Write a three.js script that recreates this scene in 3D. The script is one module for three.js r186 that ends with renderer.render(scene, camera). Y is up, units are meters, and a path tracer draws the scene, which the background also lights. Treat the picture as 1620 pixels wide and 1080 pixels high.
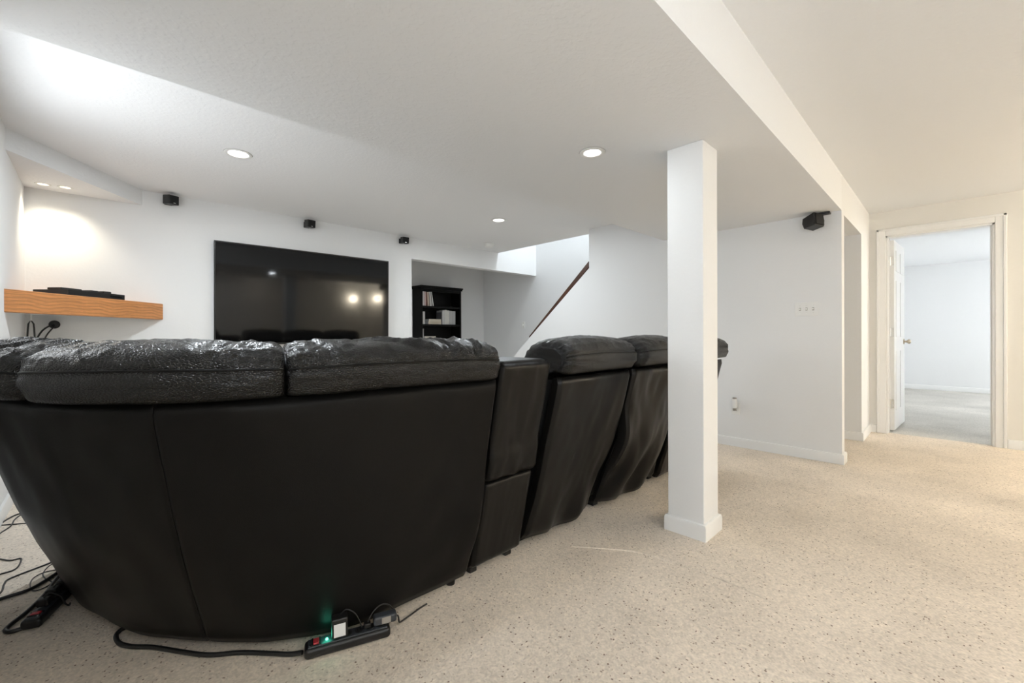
import * as THREE from 'three';
import { mergeGeometries, mergeVertices, toCreasedNormals } from 'three/addons/utils/BufferGeometryUtils.js';
import { RoundedBoxGeometry } from 'three/addons/geometries/RoundedBoxGeometry.js';
import { ImprovedNoise } from 'three/addons/math/ImprovedNoise.js';
import { RectAreaLightUniformsLib } from 'three/addons/lights/RectAreaLightUniformsLib.js';

RectAreaLightUniformsLib.init();
const scene = new THREE.Scene();
const renderer = new THREE.WebGLRenderer({ antialias: true });
renderer.shadowMap.enabled = true;
renderer.toneMapping = THREE.LinearToneMapping;

// ---------------------------------------------------------------- camera, sky, exposure
const W = 1620, H = 1080, FOCAL = 673;
const camera = new THREE.PerspectiveCamera(2 * Math.atan(H / 2 / FOCAL) * 180 / Math.PI, W / H, 0.05, 60);
camera.position.set(0, 1.04, 0);
camera.rotation.set(-0.0018, -(Math.PI / 2 - 0.8014), -0.0036, 'YXZ');
camera.setViewOffset(W, H, 0, 9.56, W, H);
scene.add(camera);
scene.background = new THREE.Color(0.93, 0.97, 1.0);
scene.backgroundIntensity = 5.6;
renderer.toneMappingExposure = 1.42;

const WARM = new THREE.Color(1.0, 0.88, 0.69), NEUTRAL = new THREE.Color(0.87, 0.945, 1.0);
const L_DOWN = 440, L_REAR = 260, L_SHELF = 0.7, L_SCONCE = 2, L_STAIR = 170;

// ---------------------------------------------------------------- helpers
const used = new Map();
function numbered(n) { const k = used.get(n) || 0; used.set(n, k + 1); return k ? n + '_' + String(k).padStart(3, '0') : n; }
function rng(seed) { let s = seed >>> 0; return () => { s = (s + 0x6D2B79F5) | 0; let t = Math.imul(s ^ (s >>> 15), 1 | s); t = (t + Math.imul(t ^ (t >>> 7), 61 | t)) ^ t; return ((t ^ (t >>> 14)) >>> 0) / 4294967296; }; }
const perlin = new ImprovedNoise();
const V = (x, y, z) => new THREE.Vector3(x, y, z);
const smooth = (a, b, x) => { const t = Math.min(1, Math.max(0, (x - a) / (b - a))); return t * t * (3 - 2 * t); };

function boxUV(g) {                                     // metre-scaled box mapping
  g = g.index ? g.toNonIndexed() : g;
  const p = g.attributes.position, uv = new Float32Array(p.count * 2), a = V(), b = V(), c = V();
  for (let i = 0; i < p.count; i += 3) {
    a.fromBufferAttribute(p, i); b.fromBufferAttribute(p, i + 1); c.fromBufferAttribute(p, i + 2);
    const n = b.clone().sub(a).cross(c.clone().sub(a)); const ax = Math.abs(n.x), ay = Math.abs(n.y), az = Math.abs(n.z);
    [a, b, c].forEach((q, k) => { const j = 2 * (i + k);
      if (ay >= ax && ay >= az) { uv[j] = q.x; uv[j + 1] = q.z; } else if (ax >= az) { uv[j] = q.z; uv[j + 1] = q.y; } else { uv[j] = q.x; uv[j + 1] = q.y; } });
  }
  g.setAttribute('uv', new THREE.BufferAttribute(uv, 2));
  return g;
}
function mesh(name, geos, mat, parent = scene) {
  let g = Array.isArray(geos) ? (geos.length > 1 ? mergeGeometries(geos.map((q) => q.index ? q.toNonIndexed() : q)) : geos[0]) : geos;
  const m = new THREE.Mesh(g, mat); m.name = parent === scene ? numbered(name) : name; m.castShadow = m.receiveShadow = true;
  parent.add(m); return m;
}
function struct(name, geos, mat, parent = scene) { const m = mesh(name, geos, mat, parent); if (parent === scene) m.userData.kind = 'structure'; return m; }
function tag(o, label, category, group) { o.userData.label = label; o.userData.category = category; if (group) o.userData.group = group; return o; }
function thing(name, label, category, pos = [0, 0, 0], turn = 0, group) {
  const o = new THREE.Group(); o.name = numbered(name); o.position.set(...pos); o.rotation.y = turn; scene.add(o); return tag(o, label, category, group);
}
function bx(x0, x1, y0, y1, z0, z1, r = 0) {
  const w = Math.abs(x1 - x0), h = Math.abs(y1 - y0), d = Math.abs(z1 - z0);
  const g = r ? new RoundedBoxGeometry(w, h, d, 2, Math.min(r, w / 2.01, h / 2.01, d / 2.01)) : new THREE.BoxGeometry(w, h, d);
  g.translate((x0 + x1) / 2, (y0 + y1) / 2, (z0 + z1) / 2); return boxUV(g);
}
function cyl(r0, r1, h, pos, axis = 'y', seg = 24) {
  const g = new THREE.CylinderGeometry(r0, r1, h, seg); if (axis === 'x') g.rotateZ(-Math.PI / 2); if (axis === 'z') g.rotateX(Math.PI / 2);
  g.translate(...pos); return g.toNonIndexed();
}
function extr(pts, depth, bevel = 0, holes = []) {       // shape in XY extruded along +Z
  const s = new THREE.Shape(pts.map((p) => new THREE.Vector2(...p)));
  for (const h of holes) { const path = new THREE.Path(); if (h.length === 3) path.absarc(h[0], h[1], h[2], 0, Math.PI * 2, true); else path.setFromPoints(h.map((p) => new THREE.Vector2(...p))); s.holes.push(path); }
  return new THREE.ExtrudeGeometry(s, { depth, bevelEnabled: bevel > 0, bevelThickness: bevel, bevelSize: bevel, bevelOffset: -bevel, bevelSegments: 2, curveSegments: 24 });
}
const plan = (pts, y0, y1, holes = [], bevel = 0) => { const flip = (q) => q.length === 3 && typeof q[0] === 'number' ? [q[0], -q[1], q[2]] : q; // plan (x,z) slab from y0 to y1
  const g = extr(pts.map(([x, z]) => [x, -z]), y1 - y0 - 2 * bevel, bevel, holes.map((h) => typeof h[0] === 'number' ? flip(h) : h.map(([x, z]) => [x, -z])));
  g.rotateX(-Math.PI / 2); g.translate(0, y0 + bevel, 0); return boxUV(g); };
function tube(points, r, seg = 60, closed = false, sides = 8) {
  return new THREE.TubeGeometry(new THREE.CatmullRomCurve3(points.map((p) => Array.isArray(p) ? V(...p) : p), closed, 'centripetal'), seg, r, sides, closed);
}
function loft(rings, closedEnds = true, metersU = null) {   // rings of equal length, each a closed loop
  const n = rings.length, m = rings[0].length, pos = [], uv = [], idx = [];
  let u = 0;
  for (let i = 0; i < n; i++) {
    if (i) u += rings[i][0].distanceTo(rings[i - 1][0]);
    let v = 0;
    for (let j = 0; j <= m; j++) { const p = rings[i][j % m]; if (j) v += p.distanceTo(rings[i][j - 1]); pos.push(p.x, p.y, p.z); uv.push(u, v); }
  }
  for (let i = 0; i < n - 1; i++) for (let j = 0; j < m; j++) { const a = i * (m + 1) + j, b = a + 1, c = a + m + 1, d = c + 1; idx.push(a, c, b, b, c, d); }
  if (closedEnds) for (const [i, s] of [[0, 1], [n - 1, -1]]) {
    const c = V(); rings[i].forEach((p) => c.add(p)); c.multiplyScalar(1 / m); const k = pos.length / 3; pos.push(c.x, c.y, c.z); uv.push(0, 0);
    const base = k + 1; for (let j = 0; j < m; j++) { const p = rings[i][j]; pos.push(p.x, p.y, p.z); uv.push(p.x + p.z, p.y); }
    for (let j = 0; j < m; j++) { const a = base + j, b = base + (j + 1) % m; s > 0 ? idx.push(k, a, b) : idx.push(k, b, a); }
  }
  let g = new THREE.BufferGeometry();
  g.setAttribute('position', new THREE.Float32BufferAttribute(pos, 3)); g.setAttribute('uv', new THREE.Float32BufferAttribute(uv, 2)); g.setIndex(idx);
  const vol = signedVolume(g); if (vol < 0) { const a = g.index.array; for (let i = 0; i < a.length; i += 3) { const t = a[i]; a[i] = a[i + 1]; a[i + 1] = t; } }
  g.computeVertexNormals(); seamNormals(g, n, m); return g;
}
function signedVolume(g) { const p = g.attributes.position, ix = g.index.array, a = V(), b = V(), c = V(); let v = 0;
  for (let i = 0; i < ix.length; i += 3) { a.fromBufferAttribute(p, ix[i]); b.fromBufferAttribute(p, ix[i + 1]); c.fromBufferAttribute(p, ix[i + 2]); v += a.dot(b.cross(c)); } return v; }
function seamNormals(g, n, m) { const q = g.attributes.normal, a = V(), b = V();
  for (let i = 0; i < n; i++) { const s = i * (m + 1), e = s + m; a.fromBufferAttribute(q, s); b.fromBufferAttribute(q, e); a.add(b).normalize(); q.setXYZ(s, a.x, a.y, a.z); q.setXYZ(e, a.x, a.y, a.z); } }

// ---------------------------------------------------------------- textures
function dataTex(size, fn, srgb, rep) {                 // fn(i, j) -> [r, g, b] 0..255
  const d = new Uint8Array(size * size * 4);
  for (let j = 0; j < size; j++) for (let i = 0; i < size; i++) { const c = fn(i, j), k = 4 * (j * size + i); d[k] = c[0]; d[k + 1] = c[1]; d[k + 2] = c[2]; d[k + 3] = 255; }
  const t = new THREE.DataTexture(d, size, size); t.wrapS = t.wrapT = THREE.RepeatWrapping; t.magFilter = THREE.LinearFilter; t.minFilter = THREE.LinearMipmapLinearFilter; t.generateMipmaps = true;
  if (srgb) t.colorSpace = THREE.SRGBColorSpace; t.repeat.set(rep, rep); t.needsUpdate = true; return t;
}
function tileNoise(size, cells, seed, octaves = 1) {     // periodic value noise 0..1
  const out = new Float32Array(size * size); let amp = 1, tot = 0;
  for (let o = 0; o < octaves; o++) {
    const n = cells << o, r = rng(seed + o * 77), g = new Float32Array(n * n).map(() => r());
    for (let j = 0; j < size; j++) for (let i = 0; i < size; i++) {
      const x = i / size * n, y = j / size * n, x0 = Math.floor(x), y0 = Math.floor(y), fx = x - x0, fy = y - y0, sx = fx * fx * (3 - 2 * fx), sy = fy * fy * (3 - 2 * fy);
      const q = (a, b) => g[((b + n) % n) * n + (a + n) % n];
      out[j * size + i] += amp * ((q(x0, y0) * (1 - sx) + q(x0 + 1, y0) * sx) * (1 - sy) + (q(x0, y0 + 1) * (1 - sx) + q(x0 + 1, y0 + 1) * sx) * sy);
    }
    tot += amp; amp *= 0.5;
  }
  return out.map((v) => v / tot);
}
const clamp255 = (v) => Math.max(0, Math.min(255, v));
// plaster: soft knock-down bumps
const plasterTex = (() => { const n = tileNoise(512, 48, 5, 2); return dataTex(512, (i, j) => { const v = clamp255(255 * smooth(0.35, 0.7, n[j * 512 + i])); return [v, v, v]; }, false, 1 / 0.6); })();
// carpet: cut pile with sparse dark flecks
const CARPET = (() => {
  const S = 2048, pile = tileNoise(S, 512, 11, 1), blot = tileNoise(S, 6, 12, 4), fine = tileNoise(S, 256, 14, 2), fleck = new Float32Array(S * S), r = rng(99);
  for (let k = 0; k < 5200; k++) {
    const cx = r() * S, cy = r() * S, ra = 1.15 + r() * 1.7, st = 0.4 + r() * 0.55, e = 0.6 + r() * 0.8;
    for (let y = -6; y <= 6; y++) for (let x = -6; x <= 6; x++) { const d = Math.hypot(x * e, y / e) / ra; if (d < 1.4) { const q = ((Math.round(cy + y) + S) % S) * S + (Math.round(cx + x) + S) % S; fleck[q] = Math.max(fleck[q], st * smooth(1.4, 0.5, d)); } }
  }
  const col = (base, dark) => dataTex(S, (i, j) => { const q = j * S + i, k = 0.89 + 0.1 * pile[q] + 0.1 * (fine[q] - 0.5) + 0.16 * (blot[q] - 0.5), f = fleck[q]; return base.map((b, c) => clamp255(b * k * (1 - f) + dark[c] * f)); }, true, 1 / 2.4);
  return { beige: col([238, 225, 209], [104, 84, 72]), bump: dataTex(S, (i, j) => { const v = clamp255(255 * (0.6 * pile[j * S + i] + 0.4 * fine[j * S + i])); return [v, v, v]; }, false, 1 / 2.4), grey: col([214, 210, 202], [150, 140, 130]) };
})();
// leather grain: pebbles (cellular)
function pebbles(size, cells, seed, stretch = 1) {
  const r = rng(seed), nx = cells, ny = Math.round(cells * stretch), px = [], out = new Float32Array(size * size);
  for (let i = 0; i < nx * ny; i++) px.push([r(), r()]);
  for (let j = 0; j < size; j++) for (let i = 0; i < size; i++) {
    const x = i / size * nx, y = j / size * ny, x0 = Math.floor(x), y0 = Math.floor(y); let d1 = 9, d2 = 9;
    for (let b = -1; b <= 1; b++) for (let a = -1; a <= 1; a++) { const q = px[((y0 + b + ny) % ny) * nx + (x0 + a + nx) % nx], d = Math.hypot(x0 + a + q[0] - x, y0 + b + q[1] - y); if (d < d1) { d2 = d1; d1 = d; } else if (d < d2) d2 = d; }
    out[j * size + i] = smooth(0.0, 0.45, d2 - d1);
  }
  return out;
}
const grainTex = (() => { const p = pebbles(512, 34, 3, 1.6), n = tileNoise(512, 10, 8, 3); return dataTex(512, (i, j) => { const v = clamp255(255 * (0.65 * p[j * 512 + i] + 0.35 * n[j * 512 + i])); return [v, v, v]; }, false, 1 / 0.30); })();
const fineGrain = (() => { const p = pebbles(512, 70, 4), n = tileNoise(512, 6, 9, 3); return dataTex(512, (i, j) => { const v = clamp255(255 * (0.35 * p[j * 512 + i] + 0.65 * n[j * 512 + i])); return [v, v, v]; }, false, 1 / 0.25); })();
const smudge = (() => { const n = tileNoise(512, 5, 31, 5), m = tileNoise(512, 60, 32, 2); return dataTex(512, (i, j) => { const v = clamp255(255 * (0.46 + 0.34 * (n[j * 512 + i] - 0.5) + 0.1 * (m[j * 512 + i] - 0.5))); return [v, v, v]; }, false, 1 / 0.9); })();
// oak grain, along u
const oakTex = (() => { const S = 1024, w = tileNoise(S, 2, 21, 2), f = tileNoise(S, 256, 22, 1), st = tileNoise(S, 96, 25, 2), w2 = tileNoise(S, 7, 24, 2); return dataTex(S, (i, j) => {
  const q = j * S + i, ring = Math.sin((j / S * 44 + 6 * w[q] + 0.6 * w2[q]) * Math.PI), line = smooth(-0.2, 1, ring), pore = f[(j * S + Math.floor(i / 24)) % (S * S)] > 0.72 ? 0.9 : 1, k = (1 - 0.11 * line) * pore * (0.92 + 0.16 * st[j * S + Math.floor(i / 40)]);
  return [clamp255(206 * k), clamp255(140 * k * (0.96 + 0.04 * k)), clamp255(84 * k * (0.92 + 0.08 * k))]; }, true, 1 / 0.5); })();
const darkWood = (() => { const S = 512, w = tileNoise(S, 4, 41, 4); return dataTex(S, (i, j) => { const l = w[j * S + Math.floor(i / 10)]; const k = 0.75 + 0.5 * l; return [clamp255(72 * k), clamp255(44 * k), clamp255(30 * k)]; }, true, 1 / 0.3); })();

// ---------------------------------------------------------------- materials
const std = (o) => new THREE.MeshStandardMaterial(o), phy = (o) => new THREE.MeshPhysicalMaterial(o);
const lin = (r, g, b) => new THREE.Color().setRGB(r, g, b);
const M = {
  wall: std({ color: lin(0.785, 0.79, 0.79), roughness: 0.75, bumpMap: plasterTex, bumpScale: 0.00015 }),
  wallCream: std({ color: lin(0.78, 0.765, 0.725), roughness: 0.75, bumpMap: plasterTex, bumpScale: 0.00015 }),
  ceiling: std({ color: lin(0.815, 0.825, 0.835), roughness: 0.9, bumpMap: plasterTex, bumpScale: 0.0004 }),
  trim: std({ color: lin(0.82, 0.82, 0.81), roughness: 0.35 }),
  carpet: std({ map: CARPET.beige, bumpMap: CARPET.bump, bumpScale: 0.002, roughness: 1 }),
  carpetGrey: std({ map: CARPET.grey, bumpMap: CARPET.bump, bumpScale: 0.002, roughness: 1 }),
  leather: phy({ color: lin(0.0035, 0.0035, 0.0036), roughness: 0.25, bumpMap: grainTex, bumpScale: 0.0022, specularIntensity: 0.85 }),
  back: phy({ color: lin(0.006, 0.0058, 0.0055), roughness: 0.4, specularIntensity: 0.27, bumpMap: fineGrain, bumpScale: 0.0004 }),
  backGloss: phy({ color: lin(0.006, 0.0056, 0.0052), roughness: 0.33, specularIntensity: 0.42, bumpMap: fineGrain, bumpScale: 0.0003 }),
  piping: phy({ color: lin(0.003, 0.003, 0.003), roughness: 0.45, specularIntensity: 0.4 }),
  under: std({ color: lin(0.006, 0.006, 0.006), roughness: 0.85 }),
  plastic: std({ color: lin(0.012, 0.012, 0.013), roughness: 0.38 }),
  plasticGrey: std({ color: lin(0.035, 0.04, 0.048), roughness: 0.35 }),
  screen: phy({ color: lin(0.003, 0.003, 0.003), roughness: 0.06, specularIntensity: 0.9 }),
  bezel: std({ color: lin(0.006, 0.006, 0.006), roughness: 0.3 }),
  oak: std({ map: oakTex, roughness: 0.42 }),
  rail: std({ map: darkWood, roughness: 0.4 }),
  blackWood: phy({ color: lin(0.004, 0.0038, 0.0036), roughness: 0.5, specularIntensity: 0.35 }),
  chrome: std({ color: lin(0.75, 0.74, 0.72), metalness: 1, roughness: 0.25 }),
  brass: std({ color: lin(0.55, 0.47, 0.36), metalness: 1, roughness: 0.3 }),
  whitePlastic: std({ color: lin(0.80, 0.80, 0.78), roughness: 0.35 }),
  label: std({ color: lin(0.82, 0.82, 0.84), roughness: 0.6 }),
  greyLabel: std({ color: lin(0.32, 0.30, 0.27), roughness: 0.5 }),
  red: std({ color: lin(0.42, 0.02, 0.03), roughness: 0.35 }),
  led: std({ color: lin(0.02, 0.3, 0.2), emissive: lin(0.1, 1.0, 0.62), emissiveIntensity: 5 }),
  bulb: std({ color: lin(0.9, 0.9, 0.9), emissive: lin(1, 0.97, 0.92), emissiveIntensity: 6 }),
  bulbWarm: std({ color: lin(0.9, 0.9, 0.9), emissive: lin(1, 0.85, 0.62), emissiveIntensity: 5 }),
  globe: std({ color: lin(0.9, 0.9, 0.9), emissive: lin(1, 0.8, 0.5), emissiveIntensity: 14 }),
  glass: phy({ color: lin(1, 1, 1), roughness: 0, transmission: 1, thickness: 0, ior: 1.5 }),
  dark: std({ color: lin(0.003, 0.003, 0.003), roughness: 0.9 }),
  paper: (r, g, b) => std({ color: lin(r, g, b), roughness: 0.7 }),
};

// ---------------------------------------------------------------- dimensions of the room (x: along the screen wall, -z: towards it)
const XL = -0.408, XR = 5.868, ZB = -4.873, ZR = 2.7, HC = 2.304, HS = 2.018, XS = 4.23, XG = 5.29, ZA = -0.604, ZV = -2.09, ZK = -6.24, T = 0.12, TOP = 4.7;
const STAIR = [4.43, XG + 0.05, ZB - 0.05, -0.95];                      // opening in the ceiling above the stairs
const WIN_L = [-3.45, -2.2, 1.2, 2.05];                  // window in the left wall: z0, z1, y0, y1
const WIN_N = [0.2, 1.7, 0.8, 2.05];                   // second window of that wall, beside and behind the camera
const WIN_F = [7.4, 10.4, 0.6, 2.05];                     // window of the far room: x0, x1, y0, y1
const soffitFill = [0.1, -1.342], down = [[0.695, -3.446], [3.165, -3.472]], soffitDown = [1.906, -1.342], rear = [[0.25, 1.7], [1.5, 1.5], [3.1, 1.6], [4.6, 1.7], [0.9, 2.2], [2.3, 2.2]];

// floors
struct('floor', plan([[XL - T, ZR + T], [XR + T / 2, ZR + T], [XR + T / 2, ZK - T], [XL - T, ZK - T]], -0.12, 0), M.carpet);
struct('floor', plan([[XR + T / 2, 2.6], [11.1, 2.6], [11.1, -0.75], [XR + T / 2, -0.75]], -0.12, 0), M.carpetGrey);
{ // faint ridge where the carpet has rucked up beside the post
  const g = tube([[1.66, -0.005, -1.30], [1.765, -0.003, -1.16], [1.83, -0.002, -1.06], [1.875, -0.002, -0.84], [1.887, -0.002, -0.656], [1.875, -0.003, -0.53], [1.858, -0.006, -0.42]], 0.0075, 60); struct('floor_ridge', boxUV(g), M.carpet);
}
// ceilings
struct('ceiling', plan([[XL - T, ZR + T], [XR + T, ZR + T], [XR + T, ZK - T], [XL - T, ZK - T]], HC, HC + 0.16,
  [[[STAIR[0], STAIR[3]], [STAIR[0], STAIR[2]], [STAIR[1], STAIR[2]], [STAIR[1], STAIR[3]]], ...down.map(([x, z]) => [x, z, 0.066]), ...rear.map(([x, z]) => [x, z, 0.066])]), M.ceiling);
struct('ceiling_beam', [plan([[XL, ZA], [XS, ZA], [XS, ZV], [XL, ZV]], HS, HS + 0.09, [[soffitDown[0], soffitDown[1], 0.05], [soffitFill[0], soffitFill[1], 0.05]]),
  bx(XL, XS, HS + 0.09, HC, ZA - 0.09, ZA), bx(XL, XS, HS + 0.09, HC, ZV, ZV + 0.09)], M.ceiling);
struct('ceiling_corner', plan([[XL, ZB], [0.267, ZB], [XL, -3.98]], 2.172, HC, [[-0.30, -4.70, 0.034], [-0.185, -4.685, 0.034]]), M.ceiling);
struct('ceiling_hall', bx(XS + 0.11, XG, 2.0, 2.06, ZA - 0.1, -2.0), M.ceiling);
struct('ceiling_stairwell', bx(XS, XG + T, TOP, TOP + 0.1, ZB - T, -0.8), M.ceiling);
struct('ceiling_far', bx(XR + T, 11.1, 2.3, 2.42, -0.76, 2.6), M.ceiling);

// walls
{ // left wall with its two window openings
  const [a0, a1, b0, b1] = WIN_L, [c0, c1, d0, d1] = WIN_N;
  struct('wall_left', [bx(XL - T, XL, 0, HC, ZB, a0), bx(XL - T, XL, 0, b0, a0, a1), bx(XL - T, XL, b1, HC, a0, a1), bx(XL - T, XL, 0, HC, a1, c0), bx(XL - T, XL, 0, d0, c0, c1), bx(XL - T, XL, d1, HC, c0, c1), bx(XL - T, XL, 0, HC, c1, ZR)], M.wall);
}
struct('wall_back', bx(XL - T, 2.91, 0, HC, ZB - T, ZB), M.wall);
struct('wall_alcove', bx(2.79, 2.91, 0, HC, ZK, ZB - T), M.wall);
struct('wall_alcove_back', bx(2.79, XG + T, 0, HC, ZK - T, ZK), M.wall);
struct('wall_header', [bx(2.91, XG, 2.03, HC, ZB - T, ZB), bx(STAIR[0] - 0.1, XG, HC, TOP, ZB - T, ZB)], M.wall);
{ // wall beside the stairs: full height, then cut along the slope
  const g = extr([[-ZA, 0], [-ZA, HC], [3.03, HC], [3.03, 1.838], [4.055, 0.972], [4.45, 0.625], [4.45, 0]], 0.11, 0);
  // shape x = -z ; extrude axis -> +x
  g.applyMatrix4(new THREE.Matrix4().set(0, 0, 1, XS, 0, 1, 0, 0, -1, 0, 0, 0, 0, 0, 0, 1));
  struct('wall_stair', boxUV(g), M.wall);
}
struct('wall_stairwell', [bx(XG, XG + T, 0, TOP, ZK, ZA - T), bx(STAIR[0] - 0.1, STAIR[0], HC + 0.16, TOP, ZB, -0.95), bx(STAIR[0] - 0.1, XG, HC + 0.16, TOP, -0.95, -0.85)], M.wall);
struct('wall_hall', [bx(XG, XR, 0, HC, ZA - T, ZA), bx(XS + 0.11, XG, 2.0, HC, ZA - 0.1, ZA), bx(XS + 0.11, XG, 0, 2.0, -2.1, -2.0)], M.wall);
const DZ0 = -0.473, DZ1 = 0.278, DH = 2.047;
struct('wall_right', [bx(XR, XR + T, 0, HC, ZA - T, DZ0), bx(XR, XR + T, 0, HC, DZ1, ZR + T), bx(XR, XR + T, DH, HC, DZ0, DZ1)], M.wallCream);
struct('wall_rear', bx(XL - T, XR, 0, HC, ZR, ZR + T), M.wall);
{
  const [x0, x1, y0, y1] = WIN_F;
  struct('wall_far', [bx(10.98, 11.1, 0, 2.3, -0.76, 2.6), bx(XR + T, 10.98, 0, 2.3, -0.76, -0.64)], M.wall);
  struct('wall_far_side', [bx(XR + T, x0, 0, 2.3, 2.48, 2.6), bx(x1, 10.98, 0, 2.3, 2.48, 2.6), bx(x0, x1, 0, y0, 2.48, 2.6), bx(x0, x1, y1, 2.3, 2.48, 2.6)], M.wall);
}
// windows: frame, glass (daylight enters here)
function windowUnit(name, a0, a1, y0, y1, at, axis) {
  const f = 0.05, P = (p0, p1, q0, q1) => axis === 'x' ? bx(at - 0.03, at + 0.03, q0, q1, p0, p1) : bx(p0, p1, q0, q1, at - 0.03, at + 0.03);
  const o = struct(name, [P(a0, a0 + f, y0, y1), P(a1 - f, a1, y0, y1), P(a0 + f, a1 - f, y0, y0 + f), P(a0 + f, a1 - f, y1 - f, y1), P((a0 + a1) / 2 - 0.025, (a0 + a1) / 2 + 0.025, y0 + f, y1 - f)], M.trim);
  const mid = (a0 + a1) / 2;
  for (const [p0, p1] of [[a0 + f, mid - 0.025], [mid + 0.025, a1 - f]]) {
    const g = new THREE.PlaneGeometry(p1 - p0, y1 - y0 - 2 * f); if (axis === 'x') g.rotateY(Math.PI / 2);
    g.translate(axis === 'x' ? at : (p0 + p1) / 2, (y0 + y1) / 2, axis === 'x' ? (p0 + p1) / 2 : at); mesh('pane', g, M.glass, o);
  }
}
windowUnit('window_1', WIN_L[0], WIN_L[1], WIN_L[2], WIN_L[3], XL - 0.08, 'x');
windowUnit('window_3', WIN_N[0], WIN_N[1], WIN_N[2], WIN_N[3], XL - 0.08, 'x');
windowUnit('window_2', WIN_F[0], WIN_F[1], WIN_F[2], WIN_F[3], 2.55, 'z');

// post with its skirting
const PX0 = 2.177, PX1 = 2.364, PZ1 = -0.866, PZ0 = -1.054;
struct('pillar', bx(PX0, PX1, 0, HS, PZ0, PZ1, 0.004), M.wall);
function board(pts, closed = false) {                    // skirting swept along a plan polyline; the outside lies to the left of travel
  const t = 0.015, h = 0.082, prof = [[0, 0], [t, 0], [t, h - 0.014], [t * 0.75, h - 0.004], [t * 0.3, h], [0, h]], n = pts.length, rings = [];
  for (let i = 0; i < n; i++) {
    const p = pts[i], a = closed || i > 0 ? pts[(i - 1 + n) % n] : null, b = closed || i < n - 1 ? pts[(i + 1) % n] : null;
    const d0 = a ? new THREE.Vector2(p[0] - a[0], p[1] - a[1]).normalize() : null, d1 = b ? new THREE.Vector2(b[0] - p[0], b[1] - p[1]).normalize() : null;
    const n0 = (d0 || d1), n1 = (d1 || d0), na = new THREE.Vector2(n0.y, -n0.x), nb = new THREE.Vector2(n1.y, -n1.x), s = na.clone().add(nb); s.multiplyScalar(1 / (1 + na.dot(nb)));
    rings.push(prof.map(([o, y]) => V(p[0] + s.x * o, y, p[1] + s.y * o)));
  }
  if (closed) rings.push(rings[0].map((q) => q.clone()));
  return toCreasedNormals(loft(rings, !closed), 0.6);
}
struct('trim_1', board([[PX0, PZ1], [PX0, PZ0], [PX1, PZ0], [PX1, PZ1]], true), M.trim);
struct('baseboard_stair', board([[XS + 0.11, -0.75], [XS + 0.11, ZA], [XS, ZA], [XS, -4.45]]), M.trim);
struct('baseboard_hall', board([[XR, DZ0 - 0.075], [XR, ZA], [XG, ZA], [XG, -2.0]]), M.trim);
struct('baseboard_right', board([[XR, ZR], [XR, DZ1 + 0.075]]), M.trim);
struct('baseboard_left', board([[XL, -4.15], [XL, ZR]]), M.trim);
struct('baseboard_back', board([[2.91, -5.4], [2.91, ZB], [XL + 0.02, ZB]]), M.trim);
struct('baseboard_alcove', board([[XG, -4.3], [XG, ZK], [2.91, ZK]]), M.trim);
struct('baseboard_far', board([[10.98, 2.48], [10.98, -0.64], [XR + T, -0.64]]), M.trim);

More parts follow.
